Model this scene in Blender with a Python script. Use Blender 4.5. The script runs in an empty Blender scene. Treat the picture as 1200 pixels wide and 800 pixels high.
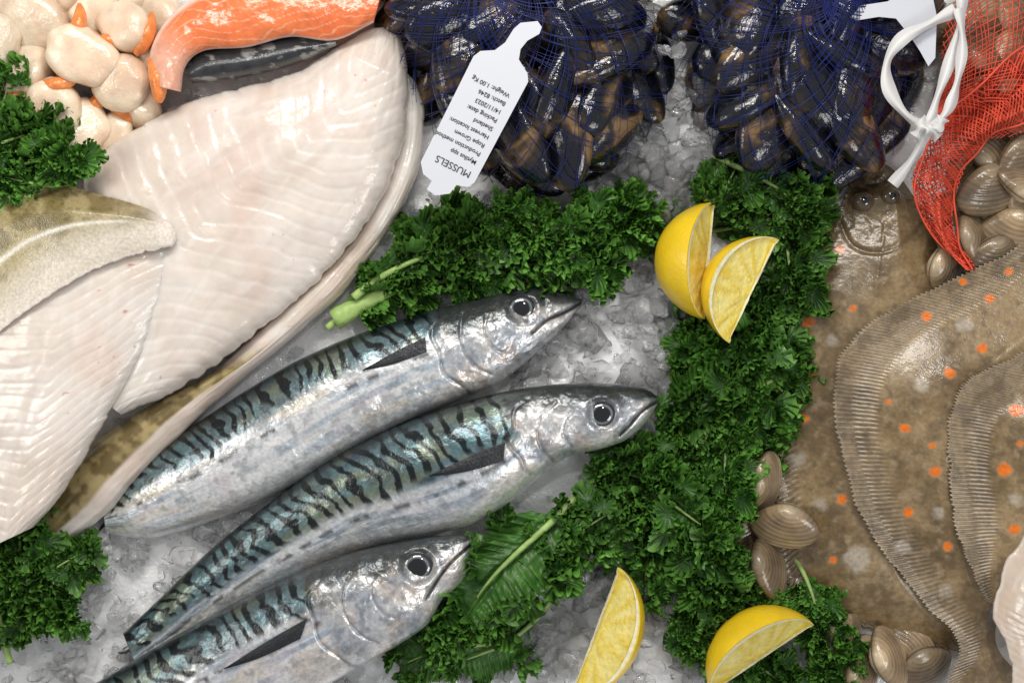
import bpy, math, random
import numpy as np
from mathutils import Vector, Matrix
from mathutils.bvhtree import BVHTree
H=18.0
random.seed(5); RN=np.random.RandomState(7)
T=RN.rand(512,512)
def vn(x,y,seed=0):
    x=np.asarray(x,float)+seed*17.3; y=np.asarray(y,float)+seed*31.7
    xi=np.floor(x).astype(int); yi=np.floor(y).astype(int); fx=x-xi; fy=y-yi
    fx=fx*fx*(3-2*fx); fy=fy*fy*(3-2*fy)
    a=T[xi%512,yi%512]; b=T[(xi+1)%512,yi%512]; c=T[xi%512,(yi+1)%512]; d=T[(xi+1)%512,(yi+1)%512]
    return (a*(1-fx)+b*fx)*(1-fy)+(c*(1-fx)+d*fx)*fy
def fbm(x,y,seed=0,o=4):
    r=0;a=.5;s=0
    for i in range(o):
        r=r+a*vn(x*2**i,y*2**i,seed+i*3); s+=a; a*=.5
    return r/s
def sst(a,b,x):
    t=np.clip((x-a)/(b-a),0,1); return t*t*(3-2*t)
def mix(a,b,f):
    a=np.asarray(a,float); b=np.asarray(b,float); f=np.asarray(f)[...,None]
    return a*(1-f)+b*f
def W(px,py,z=0.0):
    k=(H-z)/H
    return np.stack([(np.asarray(px)-600)/100*k,(400-np.asarray(py))/100*k,np.asarray(z)*np.ones_like(np.asarray(px,float))],-1)
def WV(px,py,z=0.0): return Vector([float(v) for v in W(px,py,z)])
def cr(pts,u):
    P=np.asarray(pts,float); n=len(P)
    P=np.vstack([2*P[0]-P[1],P,2*P[-1]-P[-2]])
    i=np.clip(np.floor(u).astype(int),0,n-2); f=(u-i)[:,None]
    a,b,c,d=P[i],P[i+1],P[i+2],P[i+3]
    return .5*((2*b)+(-a+c)*f+(2*a-5*b+4*c-d)*f**2+(-a+3*b-3*c+d)*f**3)
def resamp(Ls,n):
    u=np.linspace(0,len(Ls[0])-1,1200)
    M=sum(cr(l,u) for l in Ls)/len(Ls)
    d=np.r_[0,np.cumsum(np.linalg.norm(np.diff(M,axis=0),axis=1))]
    uu=np.interp(np.linspace(0,d[-1],n),d,u)
    return [cr(l,uu) for l in Ls]
def dpoly(px,py,pts):
    best=np.full(np.shape(px),1e9)
    P=np.asarray(pts,float)
    for a,b in zip(P[:-1],P[1:]):
        v=b-a; L=max((v**2).sum(),1e-9)
        t=np.clip(((px-a[0])*v[0]+(py-a[1])*v[1])/L,0,1)
        best=np.minimum(best,np.hypot(px-a[0]-t*v[0],py-a[1]-t*v[1]))
    return best
def smoothline(pts,n=24):
    return cr(pts,np.linspace(0,len(pts)-1,n))
# ---------- objects
COL=bpy.context.scene.collection
SOL=[]
def mk(name,V,F,mat,col=None,parent=None,label=None,cat=None,group=None,kind=None,smooth=True,solid=False,origin=None):
    V=np.asarray(V,float)
    if solid:
        SOL.append(BVHTree.FromPolygons([tuple(v) for v in V.tolist()],[tuple(f) for f in F]))
    c=V.mean(0) if origin is None else np.asarray(origin,float)
    me=bpy.data.meshes.new(name)
    me.from_pydata((V-c).tolist(),[],[tuple(int(i) for i in f) for f in F])
    if smooth: me.polygons.foreach_set('use_smooth',[True]*len(me.polygons))
    if col is not None:
        at=me.color_attributes.new('col','FLOAT_COLOR','POINT')
        c4=np.ones((len(V),4)); c4[:,:3]=np.clip(col,0,1)
        at.data.foreach_set('color',c4.ravel())
    if mat: me.materials.append(mat)
    ob=bpy.data.objects.new(name,me); COL.objects.link(ob)
    if parent is not None:
        ob.parent=parent; ob.location=Vector(c.tolist())-parent.location
    else: ob.location=Vector(c.tolist())
    if label: ob['label']=label
    if cat: ob['category']=cat
    if group: ob['group']=group
    if kind: ob['kind']=kind
    return ob
def hit(px,py,default=0.1):
    o=Vector((0,0,H)); d=(WV(px,py,0)-o).normalized(); best=None
    for b in SOL:
        r=b.ray_cast(o,d)
        if r[0] is not None and (best is None or r[3]<best[1]): best=(r[0],r[3])
    return best[0].z if best else default
def gridF(nt,nr,wrap,off=0):
    F=[]
    for i in range(nt-1):
        for j in range(nr if wrap else nr-1):
            k=(j+1)%nr
            F.append((off+i*nr+j,off+(i+1)*nr+j,off+(i+1)*nr+k,off+i*nr+k))
    return F
def loft(name,L,R,top,bot,nt,ns,mat,colf=None,dz=None,jag=None,jagR=None,**kw):
    """closed skin between 2 edge curves; top/bot(t,s,px,py,w)->z"""
    A,B=resamp([L,R],nt)
    th=np.linspace(0,np.pi,ns); s=(1-np.cos(th))/2
    s=s*.55+np.linspace(0,1,ns)*.45
    sr=np.r_[s,s[-2:0:-1]]; up=np.r_[np.ones(ns),np.zeros(ns-2)]
    nr=len(sr)
    t=np.linspace(0,1,nt)[:,None]*np.ones((1,nr)); S=sr[None,:]*np.ones((nt,1))
    PX=A[:,0:1]*(1-S)+B[:,0:1]*S; PY=A[:,1:2]*(1-S)+B[:,1:2]*S
    dv=A-B; dv=dv/(np.linalg.norm(dv,axis=1)[:,None]+1e-9)
    for jf,wt in ((jag,(1-S)**14),(jagR,-(S**14))):
        if jf is not None:
            jv=jf(np.linspace(0,1,nt))[:,None]*wt
            PX=PX+dv[:,0:1]*jv; PY=PY+dv[:,1:2]*jv
    w=(np.linalg.norm(B-A,axis=1)/100)[:,None]*np.ones((1,nr))
    zt=top(t,S,PX,PY,w); zb=bot(t,S,PX,PY,w)
    U=up[None,:]*np.ones((nt,1))
    edge=(S<=0)|(S>=1)
    Z=np.where(edge,(zt+zb)/2,np.where(U>0.5,zt,zb))
    if dz is not None: Z=Z+np.where((U>.5)&~edge,dz(t,S,PX,PY,w),0)
    V=W(PX,PY,Z).reshape(-1,3)
    F=gridF(nt,nr,True)
    F.append(tuple(range(nr))); F.append(tuple((nt-1)*nr+j for j in range(nr-1,-1,-1)))
    c=None
    if colf is not None: c=colf(t,S,PX,PY,U).reshape(-1,3)
    return mk(name,V,F,mat,c,**kw)
def tube(pts,rad,ns=6,off=0):
    P=np.asarray(pts,float); n=len(P)
    d=np.gradient(P,axis=0); d/=np.linalg.norm(d,axis=1)[:,None]+1e-9
    up=np.array([0,0,1.0]); a=np.cross(d,up); a/=np.linalg.norm(a,axis=1)[:,None]+1e-6; b=np.cross(a,d)
    r=np.ones(n)*rad
    th=np.linspace(0,2*np.pi,ns,endpoint=False)
    V=P[:,None,:]+r[:,None,None]*(np.cos(th)[None,:,None]*a[:,None,:]+np.sin(th)[None,:,None]*b[:,None,:])
    F=gridF(n,ns,True,off)
    return V.reshape(-1,3),F
# ---------- materials
def mat(name,color=None,rough=.5,metal=0,sss=0,sr=(1,.4,.25),ss=.15,bumps=(),var=None,coat=0,trans=0,ior=1.45,spec=.5,ramp=None,coatr=.08,randvar=0):
    m=bpy.data.materials.new(name); m.use_nodes=True; nt=m.node_tree; N=nt.nodes; Lk=nt.links
    b=N['Principled BSDF']; tc=N.new('ShaderNodeTexCoord')
    vec=tc.outputs['Object']
    if ramp or randvar:
        oi=N.new('ShaderNodeObjectInfo'); ad=N.new('ShaderNodeVectorMath'); ad.operation='MULTIPLY_ADD'
        cx=N.new('ShaderNodeCombineXYZ')
        for k in range(3): Lk.new(oi.outputs['Random'],cx.inputs[k])
        Lk.new(cx.outputs[0],ad.inputs[0]); ad.inputs[1].default_value=(37,51,23); Lk.new(vec,ad.inputs[2]); vec2=ad.outputs[0]
    else: vec2=vec
    if ramp:
        no=N.new('ShaderNodeTexNoise'); no.inputs['Scale'].default_value=ramp[0]; no.inputs['Detail'].default_value=5; no.inputs['Distortion'].default_value=.6
        Lk.new(vec2,no.inputs['Vector']); r=N.new('ShaderNodeValToRGB'); Lk.new(no.outputs['Fac'],r.inputs[0])
        e=r.color_ramp.elements
        while len(e)<len(ramp[1]): e.new(.5)
        for k,(p,c) in enumerate(ramp[1]): e[k].position=p; e[k].color=(*c,1)
        src=r.outputs[0]
    elif color is None:
        a=N.new('ShaderNodeAttribute'); a.attribute_name='col'; src=a.outputs['Color']
    else:
        rg=N.new('ShaderNodeRGB'); rg.outputs[0].default_value=(*color,1); src=rg.outputs[0]
    if var:
        no=N.new('ShaderNodeTexNoise'); no.inputs['Scale'].default_value=var[0]; no.inputs['Detail'].default_value=5
        Lk.new(vec2,no.inputs['Vector'])
        mr=N.new('ShaderNodeMapRange'); mr.inputs[1].default_value=.3; mr.inputs[2].default_value=.7; mr.inputs[3].default_value=1-var[1]; mr.inputs[4].default_value=1+var[1]
        Lk.new(no.outputs['Fac'],mr.inputs[0])
        vm=N.new('ShaderNodeVectorMath'); vm.operation='SCALE'; Lk.new(src,vm.inputs[0]); Lk.new(mr.outputs[0],vm.inputs['Scale']); src=vm.outputs[0]
    if randvar:
        mr=N.new('ShaderNodeMapRange'); mr.inputs[3].default_value=1-randvar; mr.inputs[4].default_value=1+randvar
        Lk.new(oi.outputs['Random'],mr.inputs[0]); vm=N.new('ShaderNodeVectorMath'); vm.operation='SCALE'; Lk.new(src,vm.inputs[0]); Lk.new(mr.outputs[0],vm.inputs['Scale']); src=vm.outputs[0]
    Lk.new(src,b.inputs['Base Color'])
    b.inputs['Roughness'].default_value=rough; b.inputs['Metallic'].default_value=metal
    b.inputs['IOR'].default_value=ior; b.inputs['Specular IOR Level'].default_value=spec
    b.inputs['Coat Weight'].default_value=coat; b.inputs['Coat Roughness'].default_value=coatr
    b.inputs['Transmission Weight'].default_value=trans
    if sss:
        b.inputs['Subsurface Weight'].default_value=sss; b.inputs['Subsurface Radius'].default_value=sr; b.inputs['Subsurface Scale'].default_value=ss
    prev=None
    for sc,st,di in bumps:
        no=N.new('ShaderNodeTexNoise'); no.inputs['Scale'].default_value=sc; no.inputs['Detail'].default_value=4
        Lk.new(vec2,no.inputs['Vector'])
        bu=N.new('ShaderNodeBump'); bu.inputs['Strength'].default_value=st; bu.inputs['Distance'].default_value=di
        Lk.new(no.outputs['Fac'],bu.inputs['Height'])
        if prev: Lk.new(prev,bu.inputs['Normal'])
        prev=bu.outputs[0]
    if prev: Lk.new(prev,b.inputs['Normal']); Lk.new(prev,b.inputs['Coat Normal'])
    return m
M_fish=mat('mackerel_skin',rough=.30,metal=.56,bumps=((2.6,.35,.12),(13,.25,.02),(50,.3,.01)),var=(24,.18),coat=.5,coatr=.13)
M_eye=mat('fish_eye',rough=.08,metal=.1,coat=1,coatr=.03)
M_fin=mat('fish_fin',rough=.4,bumps=((30,.4,.03),),coat=.2)
M_flesh=mat('white_fish_flesh',rough=.27,sss=.35,sr=(1,.6,.5),ss=.25,bumps=((1.3,.2,.2),(8,.2,.025),(45,.15,.008)),var=(7,.04),coat=.55,coatr=.12)
M_skin=mat('cod_skin',rough=.28,bumps=((60,.35,.012),(8,.2,.03)),var=(30,.18),coat=.6,coatr=.12)
M_flat=mat('flatfish_skin',rough=.32,bumps=((2.5,.25,.08),(28,.2,.012),(70,.2,.006)),var=(22,.2),coat=.6,coatr=.12)
M_salm=mat('salmon_flesh',rough=.25,sss=.25,ss=.1,bumps=((20,.35,.02),),var=(12,.1),coat=.5)
M_kale=mat('kale_leaf',rough=.42,bumps=((16,.3,.02),),var=(3,.28),randvar=.22,coat=.14,coatr=.25)
M_stem=mat('kale_rib',color=(.36,.52,.16),rough=.4,bumps=((20,.3,.03),),var=(8,.2))
M_rind=mat('lemon_rind',color=(.88,.60,.02),rough=.3,bumps=((28,.4,.015),),var=(4,.08),coat=.35,coatr=.18,sss=.15,sr=(1,.7,.1),ss=.06)
M_lem=mat('lemon_flesh',rough=.25,bumps=((14,.5,.04),(40,.3,.015)),var=(16,.10),coat=.25,sss=.3,sr=(1,.8,.2),ss=.12)
M_scal=mat('scallop_meat',rough=.2,sss=.3,sr=(1,.6,.35),ss=.12,bumps=((5,.3,.04),(26,.35,.02)),var=(6,.12),coat=.7,randvar=.14)
M_roe=mat('scallop_roe',color=(.80,.25,.06),rough=.25,sss=.3,ss=.1,bumps=((14,.4,.04),),var=(9,.25),coat=.5)
M_mus=mat('mussel_shell',rough=.16,bumps=((4,.4,.05),(30,.3,.015)),coat=.7,coatr=.06,ramp=(2.0,[(0,(.002,.003,.009)),(.50,(.004,.005,.009)),(.58,(.04,.025,.012)),(.66,(.24,.145,.06)),(.74,(.02,.014,.010))]))
M_clam=mat('clam_shell',rough=.3,bumps=((30,.3,.01),),var=(4,.35),coat=.6,randvar=.38)
M_ice=mat('ice',color=(.99,.995,1),rough=.05,trans=.88,ior=1.31,bumps=((3,.3,.1),(14,.25,.02)))
M_slush=mat('slush',color=(.93,.935,.94),rough=.16,bumps=((5,.3,.1),(20,.35,.03)),var=(3,.06),coat=.6,sss=.4,sr=(1,1,1),ss=.3)
M_blue=mat('blue_netting',color=(.005,.013,.11),rough=.35,var=(5,.3))
M_red=mat('red_netting',color=(.78,.10,.05),rough=.5,var=(5,.2))
M_white=mat('white_plastic',color=(.72,.71,.70),rough=.4,bumps=((3,.15,.05),))
M_tag=mat('label_card',color=(.60,.62,.67),rough=.45,bumps=((2,.15,.05),))
M_ink=mat('black_ink',color=(.02,.02,.02),rough=.6,var=(5,.1))
M_steel=mat('steel',color=(.16,.18,.2),rough=.3,metal=.9,bumps=((40,.1,.01),))
# ---------- ICE BED
n1,n2=420,300
gx,gy=np.meshgrid(np.linspace(-9,9,n1),np.linspace(-6.5,6.5,n2),indexing='ij')
gz=-.04+.16*fbm(gx*1.1,gy*1.1,3)+.10*fbm(gx*2.6,gy*2.6,9)+.05*fbm(gx*8,gy*8,12)
mk('ground',np.stack([gx,gy,gz],-1).reshape(-1,3),gridF(n1,n2,False),M_slush,kind='structure',label='bed of crushed wet ice under the seafood',solid=True)
import bmesh
shapes=[]
for k in range(14):
    bm=bmesh.new()
    e=(1,random.uniform(.6,.9),random.uniform(.45,.75))
    for i in range(random.choice((9,11,14))):
        v=Vector([random.gauss(0,1) for _ in range(3)]).normalized()*random.uniform(.8,1)
        bm.verts.new(Vector((v.x*e[0],v.y*e[1],v.z*e[2])))
    bmesh.ops.convex_hull(bm,input=bm.verts)
    bmesh.ops.delete(bm,geom=[g for g in bm.verts if not g.link_faces],context='VERTS')
    bmesh.ops.bevel(bm,geom=bm.edges[:],offset=.16,segments=3,affect='EDGES',clamp_overlap=True)
    bmesh.ops.triangulate(bm,faces=bm.faces[:])
    for _ in range(2+k%3): bmesh.ops.smooth_vert(bm,verts=bm.verts[:],factor=.5,use_axis_x=True,use_axis_y=True,use_axis_z=True)
    bm.verts.index_update()
    shapes.append((np.array([v.co[:] for v in bm.verts]),np.array([[v.index for v in f.verts] for f in bm.faces])))
    bm.free()
def rotm():
    return np.array(Matrix.Rotation(random.uniform(0,6.28),3,Vector([random.gauss(0,1) for _ in range(3)]).normalized()))
zones=[(( -20,1220),(-20,820),450,(.06,.2),(.06,.20)),((600,830),(310,470),280,(.08,.30),(.12,.28)),((0,420),(590,830),420,(.06,.26),(.10,.24)),((620,860),(670,820),130,(.1,.36),(.12,.30)),
 ((700,840),(90,250),140,(.1,.32),(.12,.40)),((700,800),(-20,70),50,(.08,.25),(.5,.9)),((480,780),(225,330),90,(.06,.22),(.08,.28)),((420,660),(700,820),80,(.07,.25),(.12,.22))]
IV=[];IF=[];off=0
for (xa,xb),(ya,yb),cnt,(ra,rb),(za,zb) in zones:
    for i in range(cnt):
        r=ra+(rb-ra)*random.random()**1.7
        V,F=shapes[random.randrange(14)]
        z=random.uniform(za,zb)
        c=W(random.uniform(xa,xb),random.uniform(ya,yb),z)
        IV.append((V*r)@rotm().T+c); IF.append(F+off); off+=len(V)
mk('crushed_ice',np.vstack(IV),[tuple(f) for a in IF for f in a.tolist()],M_ice,kind='stuff',label='loose chips of crushed ice',smooth=True)
# ---------- MACKEREL
def mackerel(name,label,L,R,zc,gill,eye,er,mouth,fin,seed,nb,bb,tones):
    gl=smoothline(gill); ml=smoothline(mouth)
    A,B=resamp([L,R],300); M=(A+B)/2
    gm=gl.mean(0); tgill=np.argmin(np.hypot(M[:,0]-gm[0],M[:,1]-gm[1]))/299
    def prof(S): return np.sqrt(np.clip(1-(2*S-1)**2,0,1))**.85
    def top(t,S,PX,PY,w): return zc(t)+.38*w*prof(S)
    def bot(t,S,PX,PY,w): return zc(t)-.38*w*prof(S)
    g2=gl*.70+np.array(eye)*.30+np.array([0,6]); g3=gl*.42+np.array(eye)*.58+np.array([0,10])
    glw=gl+3*np.array([1,0])*np.sin(np.arange(len(gl))*.8)[:,None]
    def dz(t,S,PX,PY,w):
        dg=dpoly(PX,PY,glw); dm=dpoly(PX,PY,ml)
        z=-.024*np.exp(-(dg/2.4)**2)*sst(.08,.3,S)-.045*np.exp(-(dm/2.)**2)
        z+=.020*sst(tgill+.01,tgill-.01,t)*np.exp(-(dg/14)**2)
        z-=.016*np.exp(-(dpoly(PX,PY,g2)/2.2)**2)+.013*np.exp(-(dpoly(PX,PY,g3)/2.2)**2)
        z+=.034*(fbm(PX/16,PY/16,seed+40)-.5)*sst(tgill+.02,tgill-.02,t)
        de=np.hypot(PX-eye[0],PY-eye[1]); z+=.02*np.exp(-((de-er*1.3)/5)**2)-.03*np.exp(-(de/er)**2)
        z+=.010*(fbm(t*70,S*5,seed)-.5)+.035*(fbm(t*16,S*4,seed+21)-.5)
        return z
    def col(t,S,PX,PY,U):
        n1=fbm(t*14,S*5,seed); n2=fbm(t*70,S*16,seed+5); st=fbm(t*9,S*26,seed+9)
        sil=mix(tones[0],tones[1],sst(.45,.65,st)); sil=mix(sil,tones[2],sst(.50,.68,fbm(t*8,S*7,seed+11))*.7)
        sil=mix(sil,(.97,.97,.96),sst(.5,.66,n1)*.6)
        sil=mix(sil,(.12,.15,.19),sst(.52,.70,n2)*.38)
        sil=mix(sil,(.70,.52,.55),sst(.55,.7,fbm(t*20,S*9,seed+31))*.25)
        b=bb+.05*(vn(t*18,0*t,seed)-.5)
        back=1-sst(b-.12,b+.05,S+.10*(n2-.5))
        bc=mix((.020,.060,.075),(.085,.19,.21),sst(.3,.7,n2)); bc=mix(bc,(.14,.17,.065),sst(.48,.66,n1)*.6)
        c=mix(sil,bc,back*.90)
        ph=t*nb+2.0*(fbm(t*11,S*3.0,seed+2)-.5)*1.3+1.0*S
        bar=sst(.15,.50,np.sin(2*np.pi*ph)+1.7*(fbm(t*48,S*9,seed+4)-.5))
        lim=b-.04+.26*(vn(t*nb,0*t,seed+6)-.5)
        bar=bar*(1-sst(lim-.05,lim+.03,S))
        ridge=1-sst(.03,.13,S)
        row=sst(.50,.60,fbm(t*46,S*6,seed+8))*np.exp(-((S-(b+.09))/.03)**2)*.8
        dk=np.maximum(np.maximum(bar,ridge*.8),row)
        hd=sst(tgill+.012,tgill-.01,t+.02*(fbm(PX/12,PY/12,seed+33)-.5))
        dk=dk*(1-hd)
        c=mix(c,(.004,.007,.009),dk*.96)
        c=mix(c,(.86,.84,.82),sst(.72,.95,S)*.5*(1-hd))
        hc=mix((.60,.62,.65),(.90,.88,.85),sst(.4,.6,fbm(PX/22,PY/22,seed+3)))
        hc=mix(hc,(.70,.54,.44),sst(.5,.65,fbm(PX/24,PY/24,seed+13))*.45)
        hc=mix(hc,(.18,.24,.32),sst(.52,.68,fbm(PX/15,PY/15,seed+19))*.4)
        hc=mix(hc,(.026,.036,.034),(1-sst(.18,.44,S+.35*(n1-.5)+.15*(n2-.5)))*.94)
        hc=mix(hc,(.10,.12,.14),sst(.52,.66,fbm(PX/7,PY/7,seed+15))*.35)
        c=mix(c,hc,hd)
        dg=dpoly(PX,PY,glw); dm=dpoly(PX,PY,ml)
        c=mix(c,(.03,.03,.035),np.exp(-(dg/2.2)**2)*.65*(.4+.6*vn(PX/9,PY/9,seed)))
        c=mix(c,(.10,.11,.12),np.exp(-(dpoly(PX,PY,g2)/1.8)**2)*.5+np.exp(-(dpoly(PX,PY,g3)/1.8)**2)*.35)
        c=mix(c,(.85,.83,.8),np.exp(-(dpoly(PX,PY,ml+np.array([2,8]))/5)**2)*.6)
        c=mix(c,(.015,.012,.012),np.exp(-(dm/2.0)**2)*.95)
        c=mix(c,(.05,.05,.055),np.exp(-((np.hypot(PX-eye[0],PY-eye[1])-er)/5)**2)*.6)
        tip=sst(.035,.0,t); c=mix(c,(.03,.03,.035),tip*.6)
        return c
    body=loft(name,L,R,top,bot,600,90,M_fish,col,dz,label=label,cat='fish',group='mackerel laid on ice',solid=True)
    z=hit(*eye); nr,na=16,36
    rr=np.linspace(0,1,nr)[:,None]; aa=np.linspace(0,2*np.pi,na,endpoint=False)[None,:]
    R_=er/100; x=rr*np.cos(aa)*R_; y=rr*np.sin(aa)*R_*.93; zz=(np.sqrt(np.clip(1-rr**2*.96,0,1))-.2)*R_*.45*np.ones_like(aa)
    P=W(eye[0]+0*x,eye[1]+0*x,z-.015)+np.stack([x,y,zz],-1)
    r2=rr*np.ones_like(aa)+.06*(fbm(x*14+3,y*14+3,seed)-.5)
    c=mix((.006,.007,.010),(.20,.22,.24),sst(.58,.64,r2)); c=mix(c,(.02,.022,.026),sst(.70,.82,r2)); c=mix(c,(.12,.13,.13),sst(.9,1,r2)*.5)
    mk('eye',P.reshape(-1,3),gridF(nr,na,True),M_eye,c.reshape(-1,3),parent=body)
    b0,b1,tip=[np.array(p,float) for p in fin]
    LL=[b0,b0*.55+tip*.45+(b0-b1)*.10,tip+(b0-b1)*.05]; RR=[b1,b1*.5+tip*.5-(b0-b1)*.16,tip]
    hz=np.vectorize(lambda a,b:hit(a,b))
    A,B=resamp([LL,RR],26)
    ns=30; S=np.linspace(0,1,ns)[None,:]; t=np.linspace(0,1,26)[:,None]
    PX=A[:,0:1]*(1-S)+B[:,0:1]*S; PY=A[:,1:2]*(1-S)+B[:,1:2]*S
    Z=hz(PX,PY)+.014+.03*t*np.sin(np.pi*S)+.003*np.sin(S*2*np.pi*11)
    V1=W(PX,PY,Z).reshape(-1,3); V2=W(PX,PY,Z-.02).reshape(-1,3)
    F=gridF(26,ns,False)+[tuple(reversed(f)) for f in gridF(26,ns,False,26*ns)]
    c=mix((.008,.010,.012),(.022,.025,.03),sst(.3,.9,np.sin(S*2*np.pi*11)*.5+.5)*np.ones_like(PX))
    mk('pectoral_fin',np.vstack([V1,V2]),F,M_fin,np.vstack([c.reshape(-1,3)]*2),parent=body)
    e=(np.array(L[-1])+np.array(R[-1]))/2.; d=e-(np.array(L[-3])+np.array(R[-3]))/2.; d/=np.linalg.norm(d); nn=np.array([-d[1],d[0]])
    for sgn in (1,-1):
        LL=[e-d*10+nn*sgn*6,e+d*4+nn*sgn*8,e+d*12+nn*sgn*12]; RR=[e-d*10-nn*sgn*2,e+d*3+nn*sgn*3,e+d*11+nn*sgn*9]
        loft('tail_fin',LL,RR,lambda t,S,PX,PY,w:zc(1+0*t)-.14+.01*np.sin(S*40),lambda t,S,PX,PY,w:zc(1+0*t)-.17+0*t,20,24,M_fin,lambda t,S,PX,PY,U:mix((.02,.03,.035),(.12,.13,.13),sst(0,1,np.sin(S*40)*.5+.5)),parent=body)
    return body
t1=((.94,.95,.95),(.60,.68,.75),(.92,.82,.66)); t2=((.80,.84,.87),(.42,.50,.58),(.84,.78,.66))
mackerel('mackerel','silvery mackerel with green barred back lying on crushed ice',
 [(683,351),(668,347),(648,341),(625,338),(595,342),(555,351),(505,363),(455,379),(400,399),(345,424),(290,456),(240,489),(200,516),(165,543),(138,570),(120,594)],
 [(680,358),(668,374),(652,392),(634,408),(612,428),(582,450),(545,466),(500,484),(450,508),(400,536),(350,566),(300,591),(250,610),(205,624),(164,631),(124,624)],
 lambda t:.40-.15*t,[(513,362),(509,392),(517,426),(538,452),(560,463)],(611,361),16,[(683,354),(662,366),(640,376),(624,390)],[(498,395),(500,412),(425,434)],1,38,.36,t1)
mackerel('mackerel','mackerel with blue green tiger stripes lying on crushed ice',
 [(770,464),(758,456),(738,452),(708,449),(668,449),(625,453),(580,461),(530,475),(480,493),(430,515),(380,543),(330,578),(285,612),(245,645),(206,682),(172,715),(144,742)],
 [(770,474),(762,488),(748,504),(730,517),(700,527),(668,534),(635,556),(595,590),(550,615),(500,628),(445,640),(390,660),(335,685),(285,713),(238,742),(198,768),(164,790)],
 lambda t:.62-.28*t,[(628,456),(606,480),(598,510),(606,535),(624,556)],(705,485),16,[(771,470),(752,482),(738,498),(726,510)],[(592,518),(590,540),(503,558)],2,38,.58,t2)
mackerel('mackerel','fat silver mackerel with open gill lying on crushed ice',
 [(550,628),(540,626),(522,627),(495,630),(460,636),(415,646),(370,661),(320,684),(270,708),(220,736),(170,765),(120,795),(70,828),(20,862),(-30,900)],
 [(553,644),(550,662),(538,684),(518,703),(502,730),(472,752),(430,776),(385,802),(335,830),(285,855),(235,878),(185,895),(130,912),(70,925),(0,930)],
 lambda t:.78-.3*t,[(378,668),(364,700),(370,738),(396,770),(425,782)],(489,664),18,[(553,638),(532,655),(515,676),(500,700)],[(360,724),(352,748),(262,784)],3,31,.38,((.92,.93,.94),(.50,.58,.68),(.88,.78,.66)))
# ---------- FILLETS
def dome(S,p=.5): return np.clip(4*S*(1-S),0,1)**p
def flake(t,S,PX,PY,seed):
    q=fbm(PX/80,PY/80,seed+3,3); return np.abs(((t*24+3.0*np.abs(S-.5)*2+1.6*(q-.5))%1)-.5)
def fleshcol(seed,a=(.68,.585,.505),b=(.78,.715,.65),pk=(.70,.51,.43)):
    def f(t,S,PX,PY,U):
        n=fbm(PX/90,PY/90,seed); c=mix(a,b,sst(.3,.7,n))
        fk=flake(t,S,PX,PY,seed)
        c=mix(c,(.88,.84,.79),sst(.28,.02,fk)*.28*sst(.3,.65,fbm(PX/40,PY/40,seed+7)))
        c=mix(c,pk,sst(.50,.75,fbm(PX/55,PY/110,seed+5))*.42)
        c=mix(c,(.62,.53,.46),sst(.48,.78,fbm(PX/60+t*4,S*16,seed+15))*.26)
        c=mix(c,(.90,.87,.82),sst(.52,.80,fbm(t*14,S*26,seed+17))*.28)
        c=mix(c,(.84,.80,.74),np.exp(-(np.minimum(S,1-S)/.03)**2)*.4)
        c=mix(c,(.5,.07,.05),sst(.91,.97,vn(PX/6,PY/6,seed+8))*sst(.62,.7,fbm(PX/45,PY/45,seed+4))*.6)
        return c
    return f
def fdz(seed,am=.006):
    def f(t,S,PX,PY,w):
        e=np.clip(np.minimum(S,1-S)*8,0,1)
        return e*(.18*(fbm(PX/120,PY/120,seed+1,3)-.5)+.02*(fbm(t*12,S*14,seed+2,2)-.5)-am*sst(.25,.0,flake(t,S,PX,PY,seed-1)))
    return f
def cc(t,S,PX,PY,U):
    c=fleshcol(21,a=(.60,.49,.40))(t,S,PX,PY,U)
    sk=sst(.50,.60,t)*(1-sst(.58,.66,S+.08*(fbm(PX/30,PY/30,4)-.5)))
    sc=mix((.18,.13,.045),(.42,.33,.15),sst(.35,.65,fbm(PX/12,PY/12,6)))
    return mix(c,sc,sk)
jg=lambda a,s,f=40:(lambda t:a*(fbm(t*f,0*t+3,s)-.5)*2)
loft('cod_fillet',[(455,60),(465,110),(460,180),(430,250),(385,310),(320,370),(250,435),(175,475),(100,525),(58,575),(40,612)],
 [(488,98),(497,130),(492,190),(470,245),(440,292),(402,342),(335,402),(262,462),(190,532),(130,598),(74,638)],
 lambda t,S,PX,PY,w:.38+.20*dome(S,.6)*np.minimum(1,8*(1.02-t)),lambda t,S,PX,PY,w:.22+0*t,320,50,M_flesh,cc,fdz(22,.0),jagR=jg(4,2),label='pale fillet with olive skin showing along its edge',cat='fish fillet',group='white fish fillets',solid=True)
loft('cod_fillet',[(447,32),(425,36),(390,58),(340,87),(280,103),(215,122),(150,156),(102,200),(100,255),(108,340),(112,420),(124,472)],
 [(455,30),(472,50),(480,100),(473,165),(452,225),(420,275),(380,322),(335,362),(285,402),(235,440),(185,468),(142,486)],
 lambda t,S,PX,PY,w:.60+(.42-.06*t)*dome(S,.45)*np.minimum(1,10*t+.15),lambda t,S,PX,PY,w:.44+0*t,400,120,M_flesh,fleshcol(31),fdz(32),jag=jg(5,5),jagR=jg(4,6),label='large thick skinless white fish fillet',cat='fish fillet',group='white fish fillets',solid=True)
fa=loft('cod_fillet',[(-60,240),(-60,330),(-60,420),(-60,500),(-60,570),(-50,640),(-30,650)],
 [(165,252),(200,284),(196,335),(168,410),(125,490),(75,575),(40,617)],
 lambda t,S,PX,PY,w:.84+.30*dome(S,.35),lambda t,S,PX,PY,w:.7+0*t,280,100,M_flesh,fleshcol(41,a=(.71,.62,.54)),fdz(42),jagR=jg(4,9),label='folded white fish fillet with speckled skin flap',cat='fish fillet',group='white fish fillets',solid=True)
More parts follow.
